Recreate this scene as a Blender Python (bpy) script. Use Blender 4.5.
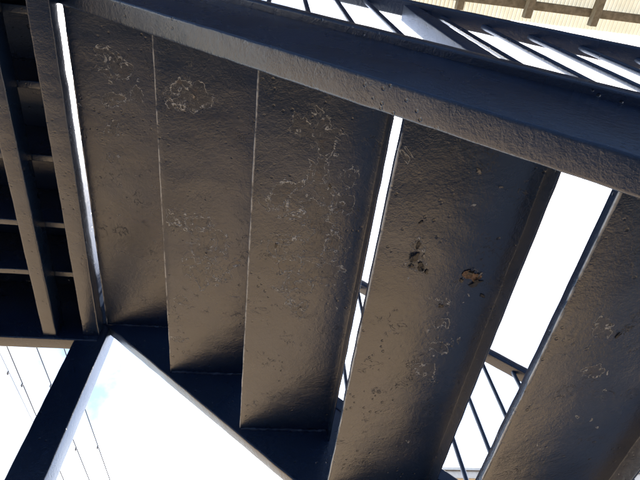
import bpy, bmesh, math, random
import numpy as np
from mathutils import Vector, Matrix, noise

random.seed(7)
for o in list(bpy.data.objects):
    bpy.data.objects.remove(o, do_unlink=True)
scene = bpy.context.scene
COL = scene.collection
PI = math.pi

# ------------------------------------------------------------------ camera
# world: X = down the stair, Y = across the stair (away from the camera), Z = up, ground at Z = 0
FPX = 503.0
CAMZ = 1.5
uu = np.array([284 - 320, -78 - 240, FPX]); uu = uu / np.linalg.norm(uu)       # up, in camera axes (x right, y down, z forward)
dd = np.array([-120.0, 810.0, FPX]); dd = dd - uu * (dd @ uu); dd /= np.linalg.norm(dd)
ss = np.cross(dd, uu)
th = 0.008
dd, ss = dd + th * ss, ss - th * dd
dd /= np.linalg.norm(dd); ss /= np.linalg.norm(ss)

cam = bpy.data.cameras.new('camera')
cam.sensor_width = 36.0
cam.lens = FPX / 640.0 * 36.0
cam.clip_start = 0.01
cam.clip_end = 2000.0
camo = bpy.data.objects.new('camera', cam); COL.objects.link(camo)
camo.matrix_world = Matrix((
    (ss[0], -ss[1], -ss[2], 0.0),
    (dd[0], -dd[1], -dd[2], 0.0),
    (uu[0], -uu[1], -uu[2], CAMZ),
    (0, 0, 0, 1)))
scene.camera = camo

def ray(px, py):
    r = np.array([px - 320.0, py - 240.0, FPX])
    return (r @ ss) / (r @ uu), (r @ dd) / (r @ uu)

def at(px, py, h):
    """point h metres above the camera in the direction of a pixel"""
    a, b = ray(px, py)
    return Vector((a * h, b * h, CAMZ + h))

# ------------------------------------------------------------------ sky, sun, exposure
SUN_A, SUN_B = 0.53, 0.26
sun_dir = Vector((SUN_A, SUN_B, 1.0)).normalized()
sun_el = math.asin(sun_dir.z)
world = bpy.data.worlds.new('World'); scene.world = world
world.use_nodes = True
wn = world.node_tree.nodes; wl = world.node_tree.links
wn.clear()
wout = wn.new('ShaderNodeOutputWorld'); wbg = wn.new('ShaderNodeBackground')
sky = wn.new('ShaderNodeTexSky'); sky.sky_type = 'NISHITA'; sky.sun_disc = False
sky.sun_elevation = sun_el
sky.sun_rotation = math.atan2(sun_dir.x, sun_dir.y)
sky.air_density = 1.0; sky.dust_density = 1.0; sky.ozone_density = 1.2
wbg.inputs['Strength'].default_value = 0.15
tc = wn.new('ShaderNodeTexCoord')
cn = wn.new('ShaderNodeTexNoise'); cn.inputs['Scale'].default_value = 2.6
cn.inputs['Detail'].default_value = 7.0; cn.inputs['Roughness'].default_value = 0.58
cr = wn.new('ShaderNodeValToRGB')
cr.color_ramp.elements[0].position = 0.37; cr.color_ramp.elements[1].position = 0.72
cm = wn.new('ShaderNodeMix'); cm.data_type = 'RGBA'
cm.inputs['B'].default_value = (8.5, 8.7, 8.9, 1)
wl.new(tc.outputs['Generated'], cn.inputs['Vector'])
wl.new(cn.outputs['Fac'], cr.inputs['Fac'])
wl.new(cr.outputs['Color'], cm.inputs['Factor'])
wl.new(sky.outputs['Color'], cm.inputs['A'])
wl.new(cm.outputs['Result'], wbg.inputs['Color'])
wl.new(wbg.outputs['Background'], wout.inputs['Surface'])

sl = bpy.data.lights.new('sun', 'SUN'); sl.energy = 3.2; sl.angle = math.radians(0.55)
sl.color = (1.0, 0.95, 0.87)
slo = bpy.data.objects.new('sun', sl); COL.objects.link(slo)
slo.rotation_euler = sun_dir.to_track_quat('Z', 'Y').to_euler()
slo.location = (3, 2, 8)

vs = scene.view_settings
vs.view_transform = 'Standard'; vs.look = 'None'; vs.gamma = 1.0; vs.use_curve_mapping = False
vs.exposure = 1.82
scene.render.engine = 'CYCLES'
scene.cycles.max_bounces = 8
scene.cycles.diffuse_bounces = 4
scene.cycles.glossy_bounces = 4

# ------------------------------------------------------------------ materials
def new_mat(name):
    m = bpy.data.materials.new(name); m.use_nodes = True
    nt = m.node_tree
    return m, nt, nt.nodes['Principled BSDF']

class NT:
    """tiny node helper"""
    def __init__(s, nt): s.nt = nt
    def n(s, t, **kw):
        nd = s.nt.nodes.new(t)
        for k, v in kw.items():
            if k.startswith('i_'):
                nd.inputs[k[2:].replace('_', ' ')].default_value = v
            else:
                setattr(nd, k, v)
        return nd
    def l(s, a, b): s.nt.links.new(a, b)
    def math(s, op, a, b=None, c=None, clamp=False):
        nd = s.nt.nodes.new('ShaderNodeMath'); nd.operation = op; nd.use_clamp = clamp
        for i, v in enumerate((a, b, c)):
            if v is None: continue
            if isinstance(v, (int, float)): nd.inputs[i].default_value = v
            else: s.l(v, nd.inputs[i])
        return nd.outputs[0]
    def noise(s, vec, scale, detail=3.0, rough=0.5, dist=0.0):
        nd = s.n('ShaderNodeTexNoise'); nd.inputs['Scale'].default_value = scale
        nd.inputs['Detail'].default_value = detail; nd.inputs['Roughness'].default_value = rough
        nd.inputs['Distortion'].default_value = dist
        s.l(vec, nd.inputs['Vector'])
        return nd.outputs['Fac']
    def ramp(s, fac, p0, p1, smooth=True):
        nd = s.n('ShaderNodeMapRange'); nd.interpolation_type = 'SMOOTHSTEP' if smooth else 'LINEAR'
        nd.inputs['From Min'].default_value = p0; nd.inputs['From Max'].default_value = p1
        s.l(fac, nd.inputs['Value'])
        return nd.outputs['Result']
    def mix(s, fac, a, b):
        nd = s.n('ShaderNodeMix'); nd.data_type = 'RGBA'
        if isinstance(fac, (int, float)): nd.inputs['Factor'].default_value = fac
        else: s.l(fac, nd.inputs['Factor'])
        for k, v in (('A', a), ('B', b)):
            if isinstance(v, tuple): nd.inputs[k].default_value = v + (1,)
            else: s.l(v, nd.inputs[k])
        return nd.outputs['Result']

PAINT_VEIL_BLUE = (0.0070, 0.0175, 0.0430)  # blue cast in the colour stands in for lens glare over the darks

def paint_material(name, peel=True, wrinkle=1.0):
    m, nt, bs = new_mat(name)
    N = NT(nt)
    tcn = N.n('ShaderNodeTexCoord'); oi = N.n('ShaderNodeObjectInfo')
    off = N.n('ShaderNodeVectorMath', operation='SCALE'); off.inputs[0].default_value = (7.1, 13.3, 3.7)
    N.l(oi.outputs['Random'], off.inputs['Scale'])
    add = N.n('ShaderNodeVectorMath', operation='ADD')
    N.l(tcn.outputs['Object'], add.inputs[0]); N.l(off.outputs[0], add.inputs[1])
    P = add.outputs[0]
    # thick brushed paint: fine orange peel, bigger runs and wrinkles
    fine = N.noise(P, 330.0, 3.0, 0.6)
    mid = N.noise(P, 85.0, 4.0, 0.62, 0.4)
    big = N.noise(P, 13.0, 3.0, 0.5)
    wr = N.noise(P, 26.0, 5.0, 0.6, 1.2)
    cloud = N.noise(P, 4.0, 4.0, 0.6)
    # sparse pits
    vor = N.n('ShaderNodeTexVoronoi'); vor.inputs['Scale'].default_value = 60.0
    N.l(P, vor.inputs['Vector'])
    pitsel = N.ramp(N.noise(P, 9.0, 2.0), 0.50, 0.62)
    pit = N.math('MULTIPLY', N.ramp(vor.outputs['Distance'], 0.22, 0.12), pitsel)
    h = N.math('ADD', N.math('MULTIPLY', fine, 0.22), N.math('MULTIPLY', mid, 0.42 * wrinkle))
    h = N.math('ADD', h, N.math('MULTIPLY', N.math('ABSOLUTE', N.math('SUBTRACT', wr, 0.5)), 0.45 * wrinkle))
    h = N.math('ADD', h, N.math('MULTIPLY', big, 0.35))
    h = N.math('SUBTRACT', h, N.math('MULTIPLY', pit, 0.5))
    col = N.mix(N.ramp(cloud, 0.35, 0.7), PAINT_VEIL_BLUE, tuple(c * 1.35 for c in PAINT_VEIL_BLUE))
    col = N.mix(N.math('MULTIPLY', pit, 0.6), col, (0.003, 0.003, 0.003))
    rough = N.math('ADD', 0.17, N.math('MULTIPLY', cloud, 0.2))
    if peel:
        at_ = N.n('ShaderNodeAttribute', attribute_name='peel')
        pk = at_.outputs['Fac']
        c1 = N.noise(P, 22.0, 4.0, 0.58, 0.5)
        sel = N.math('SUBTRACT', N.math('ADD', c1, N.math('MULTIPLY', pk, 0.27)), 0.715)   # > 0 inside a lifted island
        inside = N.ramp(sel, -0.004, 0.004)
        edge = N.ramp(N.math('ABSOLUTE', sel), 0.015, 0.004)
        sel2 = N.math('SUBTRACT', N.math('ADD', N.noise(P, 52.0, 5.0, 0.6, 0.8), N.math('MULTIPLY', pk, 0.16)), 0.66)
        edge2 = N.math('MULTIPLY', N.ramp(N.math('ABSOLUTE', sel2), 0.014, 0.004), N.ramp(pk, 0.3, 0.8))
        brk = N.ramp(N.noise(P, 60.0, 4.0, 0.65), 0.37, 0.53)
        line = N.math('MULTIPLY', N.math('MAXIMUM', edge, N.math('MULTIPLY', edge2, 0.4)), brk)
        # burst blisters: ragged pale rings with a dark heart
        wv = N.n('ShaderNodeTexNoise'); wv.inputs['Scale'].default_value = 150.0; wv.inputs['Detail'].default_value = 3.0
        N.l(P, wv.inputs['Vector'])
        wp = N.n('ShaderNodeVectorMath', operation='SCALE'); N.l(wv.outputs['Color'], wp.inputs[0]); wp.inputs['Scale'].default_value = 0.012
        wq = N.n('ShaderNodeVectorMath', operation='ADD'); N.l(P, wq.inputs[0]); N.l(wp.outputs[0], wq.inputs[1])
        vs2 = N.n('ShaderNodeTexVoronoi'); vs2.inputs['Scale'].default_value = 40.0
        N.l(wq.outputs[0], vs2.inputs['Vector'])
        sc2 = N.n('ShaderNodeSeparateColor'); N.l(vs2.outputs['Color'], sc2.inputs[0])
        pick = N.math('MULTIPLY', N.ramp(sc2.outputs[0], 0.47, 0.51), N.ramp(pk, 0.30, 0.55))
        rad = N.math('ADD', 0.10, N.math('MULTIPLY', sc2.outputs[1], 0.13))
        dr = N.math('SUBTRACT', vs2.outputs['Distance'], rad)
        ring = N.math('MULTIPLY', N.math('MULTIPLY', N.ramp(N.math('ABSOLUTE', dr), 0.075, 0.02), pick), N.ramp(N.noise(P, 120.0, 3.0, 0.6), 0.38, 0.56))
        heart = N.math('MULTIPLY', N.ramp(dr, 0.0, -0.05), pick)
        pale = N.math('MAXIMUM', N.math('MULTIPLY', line, 0.8), N.math('MULTIPLY', ring, 0.8))
        # hairline cracks in the coat
        crk = N.math('MULTIPLY', N.ramp(N.math('ABSOLUTE', N.math('SUBTRACT', N.noise(P, 36.0, 5.0, 0.6, 1.0), 0.5)), 0.010, 0.002), N.ramp(N.noise(P, 17.0, 3.0, 0.6), 0.57, 0.66))
        col = N.mix(N.math('MULTIPLY', inside, 0.25), col, (0.017, 0.017, 0.018))
        col = N.mix(N.math('MULTIPLY', N.math('MAXIMUM', N.math('MULTIPLY', crk, 0.6), heart), 0.8), col, (0.002, 0.002, 0.002))
        h = N.math('SUBTRACT', h, N.math('MULTIPLY', crk, 0.5))
        # rear fold: paint wear plus the bevel's glint put into colour
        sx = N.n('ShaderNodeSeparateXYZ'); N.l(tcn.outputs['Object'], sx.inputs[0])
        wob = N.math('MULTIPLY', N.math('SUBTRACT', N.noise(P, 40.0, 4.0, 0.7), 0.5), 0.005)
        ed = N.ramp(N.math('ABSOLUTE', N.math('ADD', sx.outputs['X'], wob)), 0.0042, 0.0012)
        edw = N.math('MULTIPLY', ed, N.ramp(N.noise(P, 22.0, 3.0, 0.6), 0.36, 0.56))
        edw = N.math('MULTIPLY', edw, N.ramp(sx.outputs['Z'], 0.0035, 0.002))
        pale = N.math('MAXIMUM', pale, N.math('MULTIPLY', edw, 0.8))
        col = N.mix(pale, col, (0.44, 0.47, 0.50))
        # rust where the coat is gone
        rs = N.math('MULTIPLY', inside, N.ramp(N.noise(P, 38.0, 4.0, 0.6), 0.60, 0.68))
        col = N.mix(N.math('MULTIPLY', rs, 0.3), col, (0.08, 0.045, 0.025))
        h = N.math('SUBTRACT', h, N.math('MULTIPLY', inside, 0.6))
        h = N.math('ADD', h, N.math('MULTIPLY', pale, 0.9))
        rough = N.math('ADD', rough, N.math('MULTIPLY', inside, 0.05))
        rough = N.math('ADD', rough, N.math('MULTIPLY', pale, 0.3))
    else:
        # scuffs through to old primer, few and small
        sc = N.ramp(N.noise(P, 45.0, 5.0, 0.7), 0.685, 0.73)
        col = N.mix(N.math('MULTIPLY', sc, 0.5), col, (0.12, 0.105, 0.09))
        h = N.math('SUBTRACT', h, N.math('MULTIPLY', sc, 0.6))
    if peel:
        # upper, walked-on side: matt anti-slip coat
        gm = N.n('ShaderNodeNewGeometry'); gz = N.n('ShaderNodeSeparateXYZ'); N.l(gm.outputs['True Normal'], gz.inputs[0])
        tp = N.ramp(gz.outputs['Z'], 0.4, 0.6)
        rough = N.math('MAXIMUM', rough, N.math('MULTIPLY', tp, 0.7))
        spl = N.math('SUBTRACT', 0.5, N.math('MULTIPLY', tp, 0.25))
        N.l(spl, bs.inputs['Specular IOR Level'])
    bp = N.n('ShaderNodeBump'); bp.inputs['Strength'].default_value = 0.75
    bp.inputs['Distance'].default_value = 0.0022
    N.l(h, bp.inputs['Height'])
    N.l(bp.outputs['Normal'], bs.inputs['Normal'])
    N.l(col, bs.inputs['Base Color'])
    N.l(rough, bs.inputs['Roughness'])
    bs.inputs['IOR'].default_value = 1.7
    return m

M_TREAD = paint_material('veil_tinted_paint_peeling', True, 1.0)
M_PAINT = paint_material('veil_tinted_paint', False, 1.0)

def simple(name, c1, c2, scale, rough=0.7, bump=0.3, dist=0.004, detail=5.0, stretch=None):
    m, nt, bs = new_mat(name); N = NT(nt)
    t = N.n('ShaderNodeTexCoord'); v = t.outputs['Object']
    if stretch:
        mp = N.n('ShaderNodeMapping'); mp.inputs['Scale'].default_value = stretch
        N.l(v, mp.inputs['Vector']); v = mp.outputs[0]
    f = N.noise(v, scale, detail, 0.6)
    N.l(N.mix(N.ramp(f, 0.3, 0.7), c1, c2), bs.inputs['Base Color'])
    b = N.n('ShaderNodeBump'); b.inputs['Strength'].default_value = bump; b.inputs['Distance'].default_value = dist
    N.l(f, b.inputs['Height']); N.l(b.outputs[0], bs.inputs['Normal'])
    bs.inputs['Roughness'].default_value = rough
    return m

M_GROUND = simple('sandy_concrete_ground', (0.34, 0.233, 0.130), (0.43, 0.303, 0.172), 3.0, 0.85)
M_SHADED_GROUND = simple('painted_shade_ground', (0.018, 0.020, 0.026), (0.030, 0.033, 0.041), 5.0, 0.9)  # dark tone painted in place of shade on the near ground
M_BOARD = simple('dark_blocker_boards', (0.016, 0.022, 0.036), (0.026, 0.034, 0.052), 20.0, 0.7)  # dark blue for the added boards that darken the steel's reflections
M_TIMBER = simple('weathered_timber', (0.14, 0.125, 0.085), (0.26, 0.235, 0.17), 22.0, 0.8, 0.4, 0.002, 6.0, (1.0, 1.0, 5.0))
M_RUST = simple('rusty_steel', (0.06, 0.035, 0.02), (0.26, 0.17, 0.11), 160.0, 0.85, 0.8, 0.002)
M_CHIP = simple('lifted_paint_flake', (0.015, 0.013, 0.011), (0.05, 0.045, 0.04), 120.0, 0.5, 0.5, 0.001)
M_PRIMER = simple('old_primer', (0.06, 0.055, 0.05), (0.32, 0.30, 0.27), 140.0, 0.8, 0.6, 0.001)
M_CABLE = simple('black_cable', (0.03, 0.03, 0.032), (0.05, 0.05, 0.055), 30.0, 0.6)
M_SIDING = simple('cream_siding', (0.52, 0.47, 0.38), (0.60, 0.55, 0.46), 6.0, 0.75)
M_TRIM = simple('grey_trim', (0.30, 0.30, 0.30), (0.38, 0.38, 0.38), 9.0, 0.6)
M_TILE = simple('grey_roof', (0.10, 0.10, 0.105), (0.16, 0.16, 0.165), 14.0, 0.7)
M_POLE = simple('grey_concrete_pole', (0.30, 0.29, 0.28), (0.38, 0.37, 0.35), 8.0, 0.85)
M_GLASS, _nt, _b = new_mat('window_glass')
_b.inputs['Base Color'].default_value = (0.04, 0.05, 0.055, 1); _b.inputs['Roughness'].default_value = 0.05
M_SHEET, _nt, _b = new_mat('cream_translucent_sheet')
_N = NT(_nt)
_t = _N.n('ShaderNodeTexCoord')
_f = _N.noise(_t.outputs['Object'], 5.0, 5.0, 0.6)
_c = _N.mix(_N.ramp(_f, 0.3, 0.7), (0.55, 0.52, 0.41), (0.62, 0.59, 0.49))
_N.l(_c, _b.inputs['Base Color']); _b.inputs['Roughness'].default_value = 0.5
_tr = _N.n('ShaderNodeBsdfTranslucent'); _N.l(_c, _tr.inputs['Color'])
_mx = _N.n('ShaderNodeMixShader'); _mx.inputs[0].default_value = 0.28
_N.l(_b.outputs[0], _mx.inputs[1]); _N.l(_tr.outputs[0], _mx.inputs[2])
_N.l(_mx.outputs[0], _nt.nodes['Material Output'].inputs['Surface'])

# ------------------------------------------------------------------ helpers
def tag(o, label=None, cat=None, group=None, kind=None):
    if label: o['label'] = label
    if cat: o['category'] = cat
    if group: o['group'] = group
    if kind: o['kind'] = kind
    return o

def empty(name, loc=(0, 0, 0)):
    o = bpy.data.objects.new(name, None); COL.objects.link(o); o.location = loc
    o.empty_display_size = 0.1
    return o

def link(name, me, mat, parent=None, loc=(0, 0, 0)):
    o = bpy.data.objects.new(name, me); COL.objects.link(o)
    if mat and not me.materials: me.materials.append(mat)
    o.location = loc
    if parent: o.parent = parent
    return o

def finish(me, ang=38):
    me.update()
    for p in me.polygons: p.use_smooth = True
    me.set_sharp_from_angle(angle=math.radians(ang))
    return me

def rounded(pts, r, seg=3):
    """round the corners of a closed 2D polygon"""
    out = []
    n = len(pts)
    for i in range(n):
        p0, p, p1 = Vector(pts[i - 1]), Vector(pts[i]), Vector(pts[(i + 1) % n])
        rr = min(r, (p0 - p).length * 0.45, (p1 - p).length * 0.45)
        a = p + (p0 - p).normalized() * rr
        b = p + (p1 - p).normalized() * rr
        for k in range(seg + 1):
            t = k / seg
            out.append((1 - t) ** 2 * a + 2 * t * (1 - t) * p + t * t * b)
    return out

def rect(w, h, r=0.004, cx=0.0, cy=0.0, seg=3):
    return rounded([(cx - w / 2, cy - h / 2), (cx + w / 2, cy - h / 2), (cx + w / 2, cy + h / 2), (cx - w / 2, cy + h / 2)], r, seg)

def circle(r, n=12):
    return [Vector((r * math.cos(2 * PI * k / n), r * math.sin(2 * PI * k / n))) for k in range(n)]

def sweep(prof, U, V, start, vec, nseg=1, jit=0.0, freq=30.0, seed=0.0):
    """sweep a closed 2D profile (axes U, V) from start along vec; every ring may wobble by jit"""
    U, V, start, vec = Vector(U), Vector(V), Vector(start), Vector(vec)
    vs_, fs = [], []
    n = len(prof)
    for i in range(nseg + 1):
        base = start + vec * (i / nseg)
        for p in prof:
            q = base + U * p[0] + V * p[1]
            if jit:
                q = q + noise.noise_vector(q * freq + Vector((seed, seed * 2, 0))) * jit
            vs_.append(q)
    for i in range(nseg):
        for k in range(n):
            a = i * n + k; b = i * n + (k + 1) % n
            fs.append((a, b, b + n, a + n))
    fs.append(tuple(range(n - 1, -1, -1)))
    fs.append(tuple(range(nseg * n, nseg * n + n)))
    me = bpy.data.meshes.new('mesh')
    me.from_pydata([tuple(v) for v in vs_], [], fs)
    bm = bmesh.new(); bm.from_mesh(me)
    bmesh.ops.recalc_face_normals(bm, faces=bm.faces)
    bm.to_mesh(me); bm.free()
    return finish(me)

def box(name, x0, x1, y0, y1, z0, z1, mat, parent=None, r=0.004, nseg=1, jit=0.0):
    """box swept along its longest side with rounded long edges, origin at its own base"""
    L = [x1 - x0, y1 - y0, z1 - z0]
    k = L.index(max(L))
    o = Vector(((x0 + x1) / 2, (y0 + y1) / 2, z0))
    if k == 0:
        me = sweep(rect(L[1], L[2], r, 0, L[2] / 2), (0, 1, 0), (0, 0, 1), (-L[0] / 2, 0, 0), (L[0], 0, 0), nseg, jit, seed=x0)
    elif k == 1:
        me = sweep(rect(L[0], L[2], r, 0, L[2] / 2), (1, 0, 0), (0, 0, 1), (0, -L[1] / 2, 0), (0, L[1], 0), nseg, jit, seed=y0)
    else:
        me = sweep(rect(L[0], L[1], r), (1, 0, 0), (0, 1, 0), (0, 0, 0), (0, 0, L[2]), nseg, jit, seed=z0)
    return link(name, me, mat, parent, o)

# ------------------------------------------------------------------ ground
me = bpy.data.meshes.new('ground')
me.from_pydata([(-300, -300, 0), (300, -300, 0), (300, 300, 0), (-300, 300, 0)], [], [(0, 1, 2, 3)])
tag(link('ground', me, M_GROUND), kind='structure')
# dark sheet painted in for the shaded ground under and beside the stair
me = bpy.data.meshes.new('passage')
me.from_pydata([(-30, -9, .004), (40, -9, .004), (40, 1.55, .004), (-30, 1.55, .004)], [], [(0, 1, 2, 3)])
tag(link('passage', me, M_SHADED_GROUND), kind='structure')

# ------------------------------------------------------------------ the staircase
RISE, GOING, TW = 0.2, 0.2265, 0.253
SLOPE = RISE / GOING
H4, X4 = 0.722, 0.198
HB0 = 0.877                         # underside of the stringers over x = 0, above the camera
NY0, NY1 = 0.177, 0.224             # near stringer
FY0, FY1 = 1.213, 1.252             # far stringer
SH = 0.35                           # stringer depth, measured upright
XT = -0.509                         # upper end of the flight

stair = empty('steel_staircase', (0.0, (NY0 + FY1) / 2, 0.0))
tag(stair, 'dark brown painted steel open-riser staircase with landing and railings, seen from below', 'staircase')
stair_inv = Vector(stair.location)

def part(name, me, mat, parent, loc):
    o = link(name, me, mat, parent, Vector(loc) - stair_inv)
    return o

def sub(name, me, mat, parent, loc):
    """sub-part: loc in world, parent is a part of the staircase"""
    return link(name, me, mat, parent, Vector(loc) - stair_inv - Vector(parent.location))

def sbox(name, x0, x1, y0, y1, z0, z1, parent, r=0.004, nseg=1, jit=0.0, mat=None):
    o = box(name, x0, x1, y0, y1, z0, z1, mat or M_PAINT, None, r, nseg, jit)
    o.location = o.location - stair_inv - (Vector((0, 0, 0)) if parent is stair else Vector(parent.location))
    o.parent = parent
    return o

def zbot(x): return CAMZ + HB0 - SLOPE * x

# stringers: a deep box section swept down the slope, upright ends
xend = (CAMZ + HB0) / SLOPE
for (y0, y1) in ((NY0, NY1), (FY0, FY1)):
    prof = rect(y1 - y0, SH, 0.006, 0, SH / 2, 4)
    L = xend - XT
    me = sweep(prof, (0, 1, 0), (0, 0, 1), (0, 0, 0), (L, 0, -SLOPE * L), 220, 0.0011, 26.0, y0)
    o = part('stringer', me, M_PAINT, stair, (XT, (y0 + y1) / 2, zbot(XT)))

# treads: a bent plate, front edge folded down, rear edge folded up
def tread_mesh(length, back_lip, seed, w=TW):
    t = 0.0048; fl = 0.034
    # outline in (x, z): z = 0 is the underside, x = 0 the rear fold, x = w the front face
    out = []
    if back_lip:
        out += rounded([(t, back_lip), (0, back_lip), (0, 0)], 0.0022, 2)[0:0]
        core = [(t, t), (t, back_lip), (0.0, back_lip), (0.0, 0.0), (w - t, 0.0), (w - t, -fl), (w, -fl), (w, t)]
    else:
        core = [(0.0, t), (0.0, 0.0), (w - t, 0.0), (w - t, -fl), (w, -fl), (w, t)]
    prof = []
    n = len(core)
    for i in range(n):
        p0, p, p1 = Vector(core[i - 1]), Vector(core[i]), Vector(core[(i + 1) % n])
        r = 0.0022
        a = p + (p0 - p).normalized() * min(r, (p0 - p).length * 0.4)
        b = p + (p1 - p).normalized() * min(r, (p1 - p).length * 0.4)
        prof += [a, (a + b) / 4 + p / 2, b]
        d = (p1 - p).length
        if d > 0.1:
            for k in range(1, 15):
                prof.append(p.lerp(p1, k / 15))
    return sweep(prof, (1, 0, 0), (0, 0, 1), (0, 0, 0), (0, length, 0), 110, 0.0010, 22.0, seed)

PEEL = {   # pixels of the photograph where the coat has let go, and how wide (m)
    1: [(104, 48, .022), (108, 72, .025), (111, 100, .025), (113, 130, .025), (115, 160, .022), (118, 185, .02), (127, 72, .03), (137, 95, .03), (112, 60, .02)],
    2: [(185, 90, .04), (172, 100, .025), (205, 100, .03), (213, 250, .055), (208, 232, .04), (206, 275, .045), (170, 214, .035), (190, 222, .03), (200, 262, .04), (188, 268, .02), (181, 300, .02), (179, 340, .02), (222, 278, .02)],
    3: [(312, 125, .035), (330, 150, .03), (316, 180, .035), (313, 205, .04), (322, 225, .035), (306, 245, .04), (298, 270, .045), (294, 292, .04), (302, 312, .03), (345, 205, .03), (340, 250, .03), (270, 205, .03), (277, 245, .03), (282, 190, .025), (350, 175, .025), (318, 120, .03), (330, 275, .03)],
    4: [(418, 262, .028), (412, 245, .015), (440, 305, .022), (438, 325, .026), (432, 350, .026), (425, 372, .024), (443, 345, .022), (474, 276, .02), (480, 170, .012), (433, 380, .02)],
    5: [(585, 240, .018), (604, 330, .022), (590, 370, .018), (575, 420, .02), (600, 395, .015)],
}
NEAR_Y, FAR_Y = NY1 - 0.001, FY0 + 0.001
TREADS = {}
for i in range(1, 15):
    hx = X4 + GOING * (i - 4); hz = CAMZ + H4 - RISE * (i - 4)
    if i == 1: hx -= 0.020              # the top tread reaches further back, to the trimmer
    me = tread_mesh(FAR_Y - NEAR_Y, 0.016 if i > 1 else 0, i * 3.7, TW + (0.020 if i == 1 else 0))
    at_ = me.attributes.new('peel', 'FLOAT', 'POINT')
    blobs = []
    if i in PEEL:
        for (px, py, r) in PEEL[i]:
            w = at(px, py, hz - CAMZ)
            blobs.append((w.x - hx, w.y - NEAR_Y, r))
    else:
        rr = random.Random(i)
        blobs = [(rr.uniform(.05, .22), rr.uniform(.1, .85), rr.uniform(.02, .04)) for _ in range(9)]
    vals = []
    for v in me.vertices:
        s = 0.0
        for (bx, by, r) in blobs:
            q = ((v.co.x - bx) ** 2 + (v.co.y - by) ** 2) / (r * r)
            if q < 9: s += math.exp(-q)
        vals.append(min(s, 1.0) if abs(v.co.z) < 0.004 and v.co.x > 0.006 else 0.0)
    at_.data.foreach_set('value', vals)
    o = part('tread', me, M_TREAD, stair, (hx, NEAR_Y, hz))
    TREADS[i] = (o, hz)

# weld beads where each tread meets the far and the near stringer
for i in range(1, 9):
    o, hz = TREADS[i]
    for yy in (FY0 - 0.001, NY1 + 0.001):
        hx = o.location.x + stair_inv.x
        prof = circle(0.0036, 8)
        me = sweep(prof, (0, 1, 0), (0, 0, 1), (0, 0, 0), (TW - 0.012, 0, 0), 70, 0.0026, 95.0, i + yy)
        sub('weld_bead', me, M_PAINT, o, (hx + 0.004, yy, hz - 0.0006))

# lifted flakes of paint and bare rust on the undersides, where they are large enough to see
def flake_mesh(r, curl, seed):
    rr = random.Random(seed)
    n = 11
    sx_, sy_ = rr.uniform(0.55, 1.0), rr.uniform(0.9, 1.6)
    vs_ = [(0, 0, -0.0006)]
    up = rr.uniform(0, 2 * PI)
    for ring, f in ((1, .55), (2, 1.0)):
        for k in range(n):
            a = 2 * PI * k / n
            q = r * f * (0.45 + 0.85 * rr.random())
            lift = max(0.0, math.cos(a - up)) * curl * f * f
            vs_.append((q * math.cos(a) * sx_, q * math.sin(a) * sy_, -0.0008 - lift * rr.uniform(0.3, 1.0)))
    fs = [(0, 1 + k, 1 + (k + 1) % n) for k in range(n)]
    fs += [(1 + k, 1 + n + k, 1 + n + (k + 1) % n, 1 + (k + 1) % n) for k in range(n)]
    me = bpy.data.meshes.new('flake'); me.from_pydata(vs_, [], fs)
    bm = bmesh.new(); bm.from_mesh(me)
    bmesh.ops.solidify(bm, geom=bm.faces[:], thickness=0.0007)
    bmesh.ops.recalc_face_normals(bm, faces=bm.faces[:])
    bm.to_mesh(me); bm.free()
    me.update()
    return me

FLAKES = [  # tread, pixel, radius, curl, material
    (4, 473, 276, .013, .001, M_RUST), (4, 467, 273, .009, .007, M_CHIP), (4, 476, 282, .008, .006, M_CHIP), (4, 480, 274, .005, .004, M_PRIMER),
    (4, 461, 280, .006, .004, M_CHIP), (4, 482, 296, .004, .003, M_CHIP), (4, 414, 258, .008, .006, M_CHIP), (4, 421, 266, .010, .007, M_CHIP),
    (4, 418, 245, .005, .003, M_CHIP), (4, 426, 272, .006, .003, M_CHIP), (4, 411, 266, .005, .003, M_CHIP), (4, 424, 256, .004, .003, M_PRIMER), (4, 479, 171, .005, .004, M_PRIMER), (4, 501, 187, .003, .002, M_PRIMER),
    (4, 421, 222, .004, .002, M_CHIP), (4, 441, 306, .005, .003, M_CHIP),
    (3, 300, 308, .003, .002, M_PRIMER), (3, 330, 186, .003, .001, M_CHIP), (3, 276, 246, .005, .002, M_CHIP),
    (2, 206, 254, .003, .002, M_PRIMER), (2, 194, 97, .004, .002, M_PRIMER), (5, 618, 335, .004, .002, M_CHIP),
]
for k, (i, px, py, r, curl, mt) in enumerate(FLAKES):
    o, hz = TREADS[i]
    p = at(px, py, hz - CAMZ)
    f = sub('rust_spot' if mt is M_RUST else 'paint_flake', flake_mesh(r, curl, k), mt, o, p)
    f.rotation_euler.z = random.uniform(0, 6)

# landing at the head of the flight
LB = CAMZ + 1.268                    # underside of its trimmer
LT = CAMZ + 1.53                     # underside of its plate
LX = -3.0
land = empty('landing')
land.parent = stair; land.location = Vector((XT, NY0, LB)) - stair_inv
land['label'] = 'steel landing of box beams, ribs and plate at head of flight'
sbox('trimmer_beam', XT - 0.052, XT, 0.186, FY0, LB, LT - 0.002, land, 0.005, 90, 0.0010)
sbox('edge_beam', LX, XT - 0.002, FY0 + 0.002, FY1 + 0.008, CAMZ + 1.245, LT - 0.002, land, 0.005, 60, 0.0008)
sbox('edge_beam', LX, XT - 0.002, 0.140, 0.185, CAMZ + 1.245, LT - 0.002, land, 0.005, 60, 0.0008)
JX = -0.682
sbox('joist', JX, JX + 0.044, 0.184, FY0 + .001, CAMZ + 1.258, CAMZ + 1.325, land, 0.006, 90, 0.0010)
for xj in (-1.2, -1.75, -2.3):
    sbox('joist', xj, xj + 0.044, 0.184, FY0 + .001, CAMZ + 1.258, CAMZ + 1.325, land, 0.006, 40, 0.0008)
for yr in (0.235, 0.412, 0.612, 0.825, 1.005):
    sbox('rib', LX, XT - 0.053, yr, yr + 0.020, CAMZ + 1.3255, LT - 0.003, land, 0.003, 60, 0.0008)
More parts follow.
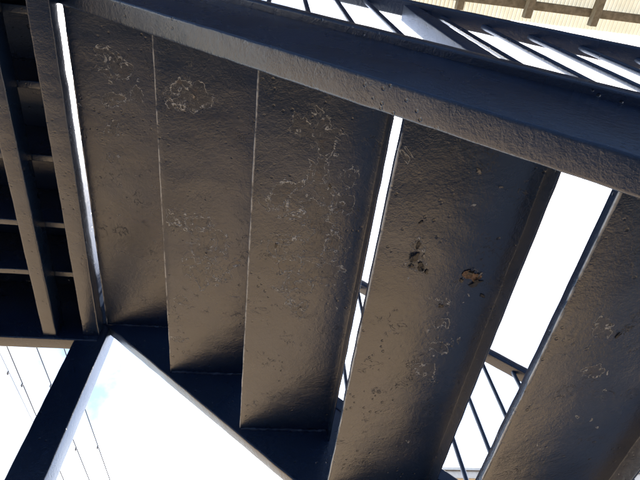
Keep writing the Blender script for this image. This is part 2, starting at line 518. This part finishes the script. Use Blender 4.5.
sbox('deck_plate', LX, XT + 0.006, 0.142, FY1, LT, LT + 0.006, land, 0.002, 30, 0.0006)

# post under the outer corner of the landing
PZ = CAMZ + 1.2445
post = sbox('support_post', -0.584, -0.489, FY0 + 0.006, FY0 + 0.082, 0.012, LT - 0.004, stair, 0.006, 140, 0.0009)
pb = sbox('base_plate', -0.64, -0.43, FY0 - 0.05, FY0 + 0.14, 0.0, 0.012, post, 0.002)
for yy in (NY0 + 0.0,):
    post2 = sbox('support_post', -2.96, -2.865, 0.125, 0.2, 0.012, PZ, stair, 0.006, 60, 0.0009)
    sbox('base_plate', -3.02, -2.81, 0.07, 0.26, 0.0, 0.012, post2, 0.002)

# railings
BAL = None
def railing(yc, y_cap0, y_cap1, yr0, yr1, bal_x, post_x):
    x0, x1 = -0.48, 2.62
    r = empty('railing'); r.parent = stair
    r.location = Vector((x0, yc, zbot(x0) + SH)) - stair_inv
    L = x1 - x0
    S = Vector((L, 0, -SLOPE * L))
    # cap bar along the top of the stringer
    sub('bottom_rail', sweep(rect(y_cap1 - y_cap0, 0.052, 0.005, 0, 0.026), (0, 1, 0), (0, 0, 1), (0, 0, 0), S, 120, 0.0009, 26, yc), M_PAINT, r,
        (x0, (y_cap0 + y_cap1) / 2, zbot(x0) + SH - 0.001))
    top = 1.115
    sub('handrail', sweep(rect(yr1 - yr0, 0.042, 0.006, 0, 0.021), (0, 1, 0), (0, 0, 1), (0, 0, 0), S, 120, 0.0008, 26, yc + 5), M_PAINT, r,
        (x0, (yr0 + yr1) / 2, zbot(x0) + top))
    bh = top - SH - 0.045
    me = sweep(circle(0.0068, 12), (1, 0, 0), (0, 1, 0), (0, 0, 0), (0, 0, bh), 24, 0.0004, 40)
    for x in bal_x:
        sub('baluster', me, M_PAINT, r, (x, yc, zbot(x) + SH + 0.046))
    for x in post_x:
        sub('railing_post', sweep(rect(0.044, 0.047, 0.005), (1, 0, 0), (0, 1, 0), (0, 0, 0), (0, 0, bh), 40, 0.0008, 40), M_PAINT, r, (x, yc + 0.008, zbot(x) + SH + 0.046))
    return r
nb = [0.075 + 0.1 * k for k in range(-5, 26)]
posts = [0.397, 2.0]
railing(0.183, NY0 - 0.016, NY1 + 0.002, 0.156, 0.202, [x for x in nb if all(abs(x - p) > 0.06 for p in posts) and x > -0.45], posts)
fb = [0.1 * k for k in range(-4, 26)]
fposts = [-0.35, 1.25, 2.25]
railing(1.235, FY0 - 0.002, FY1 + 0.012, 1.212, 1.258, [x for x in fb if all(abs(x - p) > 0.06 for p in fposts)], fposts)

# ------------------------------------------------------------------ lean-to roof of corrugated sheet over the passage
RZ = CAMZ + 4.1
roof = empty('lean_to_roof', (1.0, -1.0, 0.0))
tag(roof, 'cream corrugated translucent roof sheet on weathered timber rafters', 'roof')
def rpart(o):
    o.location = o.location - roof.location; o.parent = roof; return o
RX0, RX1, RY0, RY1 = -3.0, 6.0, -1.3, 0.437
pitch, amp = 0.032, 0.016
nx = int((RX1 - RX0) / pitch * 8)
prof = []
vs_, fs = [], []
for i in range(nx + 1):
    x = RX0 + (RX1 - RX0) * i / nx
    z = amp * math.cos(2 * PI * (x - RX0) / pitch)
    for y in (RY0, RY1):
        vs_.append((x, y, z))
for i in range(nx):
    fs.append((2 * i, 2 * i + 2, 2 * i + 3, 2 * i + 1))
me = bpy.data.meshes.new('sheet'); me.from_pydata(vs_, [], fs)
for p in me.polygons: p.use_smooth = True
me.update()
o = link('corrugated_sheet', me, M_SHEET, None, (0, 0, RZ + 0.012)); rpart(o)
for y in (0.284, -0.35, -0.8, -1.25):
    rpart(box('purlin', RX0, RX1, y, y + 0.060, RZ - 0.045, RZ + 0.001, M_TIMBER, None, 0.003, 20, 0.002))
for k in range(-9, 18):
    x = 1.31 + 0.533 * (k - 3)
    if RX0 < x < RX1 - 0.05:
        rpart(box('rafter', x, x + 0.052, 0.075, 0.398, RZ - 0.105, RZ - 0.044, M_TIMBER, None, 0.003, 12, 0.002))
rpart(box('trim_board', RX0, RX1, 0.050, 0.074, RZ - 0.112, RZ - 0.002, M_TIMBER, None, 0.003, 20, 0.001))
nb_ = 9
for k in range(nb_):                 # unseen dark boards added behind the eave to block sky
    w_ = (0.048 - RY0) / nb_
    rpart(box('blocker_board', RX0, RX1, RY0 + k * w_ + 0.002, RY0 + (k + 1) * w_ - 0.002, RZ - 0.075, RZ - 0.055, M_BOARD, None, 0.002, 4, 0.001))
rpart(box('wall_plate', RX0, RX1, -1.338, -1.301, RZ - 0.12, RZ - 0.01, M_TIMBER, None, 0.003))

# ------------------------------------------------------------------ unseen house added behind the camera for dark blue reflections
M_REFLECT_BLUE = simple('reflection_blue_siding', (0.09, 0.165, 0.31), (0.11, 0.19, 0.35), 7.0, 0.7)  # blue put into the siding to tint reflections in the steel
hb = empty('added_house', (1.0, -3.5, 0))
tag(hb, 'unseen blue house added beside the staircase to darken its reflections', 'house')
def bpart(o):
    o.location = o.location - hb.location; o.parent = hb; return o
bpart(box('wall', -7.0, 9.0, -6.0, -1.36, 0.0, 6.6, M_REFLECT_BLUE, None, 0.01))
for k in range(32):                  # lapped siding boards
    o = box('siding_board', -7.0, 9.0, -1.359, -1.340, 0.1 + 0.2 * k, 0.1 + 0.2 * k + 0.194, M_REFLECT_BLUE, None, 0.004)
    bpart(o)
bpart(box('eave', -7.3, 9.3, -6.3, -1.31, 6.6, 6.75, M_TRIM, None, 0.01))

# ------------------------------------------------------------------ house across the way
hs = empty('neighbour_house', (7.5, 10.5, 0))
tag(hs, 'pale cream two-storey house with grey eaves glimpsed between the treads', 'house')
def hpart(o, parent=None):
    p = parent or hs
    o.location = o.location - hs.location - (Vector(parent.location) if parent else Vector((0, 0, 0))); o.parent = p; return o
hx0, hx1, hy0, hy1, hz1 = 3.6, 13.0, 7.9, 14.0, 6.35
wall = hpart(box('wall', hx0, hx1, hy0, hy1, 0.0, hz1, M_SIDING, None, 0.01))
hpart(box('fascia', hx0 - 0.35, hx1 + 0.35, hy0 - 0.42, hy0 - 0.40, hz1 - 0.03, hz1 + 0.17, M_TRIM, None, 0.004))
hpart(box('soffit', hx0 - 0.35, hx1 + 0.35, hy0 - 0.398, hy1 + 0.4, hz1, hz1 + 0.03, M_SIDING, None, 0.004))
bm = bmesh.new()
y0, y1 = hy0 - 0.45, hy1 + 0.45; xm0, xm1 = hx0 - 0.4, hx1 + 0.4; ym = (y0 + y1) / 2
pts = [(xm0, y0, hz1 + .10), (xm1, y0, hz1 + .10), (xm1, y1, hz1 + .10), (xm0, y1, hz1 + .10), (xm0 + 2, ym, hz1 + 1.5), (xm1 - 2, ym, hz1 + 1.5)]
bv = [bm.verts.new(Vector(p) - Vector((7.5, 10.5, 0))) for p in pts]
for f in ((0, 1, 5, 4), (1, 2, 5), (2, 3, 4, 5), (3, 0, 4), (3, 2, 1, 0)): bm.faces.new([bv[k] for k in f])
bmesh.ops.recalc_face_normals(bm, faces=bm.faces)
me = bpy.data.meshes.new('roof'); bm.to_mesh(me); bm.free()
o = link('roof', me, M_TILE, hs)
for x in (4.6, 6.9, 9.4, 11.4):
    for z in (1.0, 3.9):
        w = hpart(box('window', x, x + 1.1, hy0 - 0.045, hy0 + 0.02, z, z + 1.2, M_TRIM, None, 0.004))
        hpart(box('pane', x + 0.06, x + 1.04, hy0 - 0.055, hy0 - 0.04, z + 0.06, z + 1.14, M_GLASS, None, 0.002), w)

# ------------------------------------------------------------------ overhead cables
WH = 6.0
def cable(p0, p1, label, rad=0.0075):
    """cable through two sighted points, carried on between two poles"""
    A, B = at(*p0, WH), at(*p1, WH)
    d = (B - A); d.z = 0; d /= d.y
    s0 = A + d * (-9.0 - A.y); s1 = A + d * (24.0 - A.y)
    n = 40
    def pos(t):
        q = s0.lerp(s1, t); q.z += 0.55 * ((2 * t - 1) ** 2 - 0.05); return q
    vs_, fs = [], []
    k = 8
    base = s0.copy()
    for i in range(n + 1):
        q = pos(i / n) - base
        for j in range(k):
            a = 2 * PI * j / k
            vs_.append((q.x + rad * math.cos(a), q.y, q.z + rad * math.sin(a)))
    for i in range(n):
        for j in range(k):
            a = i * k + j; b = i * k + (j + 1) % k
            fs.append((a, b, b + k, a + k))
    me = bpy.data.meshes.new('cable'); me.from_pydata(vs_, [], fs); finish(me)
    o = link('overhead_cable', me, M_CABLE, None, base)
    tag(o, label, 'cable', 'overhead cables')
    for c in range(5, 39, 2):
        t = (c + 0.3 * math.sin(c * 7.0 + p0[0])) / n
        q = pos(t) - base
        cl = sweep(rect(0.02, 0.055, 0.008, 0, -0.024, 2), (1, 0, 0), (0, 0, 1), (0, -0.02, 0), (0, 0.04, 0))
        link('clamp', cl, M_CABLE, o, q)
    return pos(0), pos(1)
ends = []
for p0, p1, lab in (((7.5, 345), (32, 403), 'thin black overhead cable passing behind the upper part of the post'),
                    ((37.5, 347), (90, 480), 'thin black overhead cable passing behind the middle of the post'),
                    ((86, 409), (110.6, 480), 'thin black overhead cable in open sky under the stringer'),
                    ((15, 382), (28, 409), 'faint outermost overhead cable with clamps')):
    ends.append(cable(p0, p1, lab, 0.0045 if 'faint' in lab else 0.0085))
for e, lab in ((0, 'grey concrete utility pole carrying the cables behind the passage'), (1, 'grey concrete utility pole carrying the cables beyond the stair')):
    xs = [q[e].x for q in ends]; y = ends[0][e].y; z = ends[0][e].z
    cx = sum(xs) / len(xs)
    pr = empty('utility_pole', (cx, y, 0)); tag(pr, lab, 'utility pole')
    me = sweep(circle(0.15, 16), (1, 0, 0), (0, 1, 0), (0, 0, 0), (0, 0, z + 0.8), 4)
    link('pole', me, M_POLE, pr, (0, 0.17, 0))
    o = box('crossarm', min(xs) - 0.3, max(xs) + 0.3, y - 0.02, y + 0.06, z - 0.10, z - 0.006, M_POLE, None, 0.005)
    o.location = o.location - pr.location; o.parent = pr
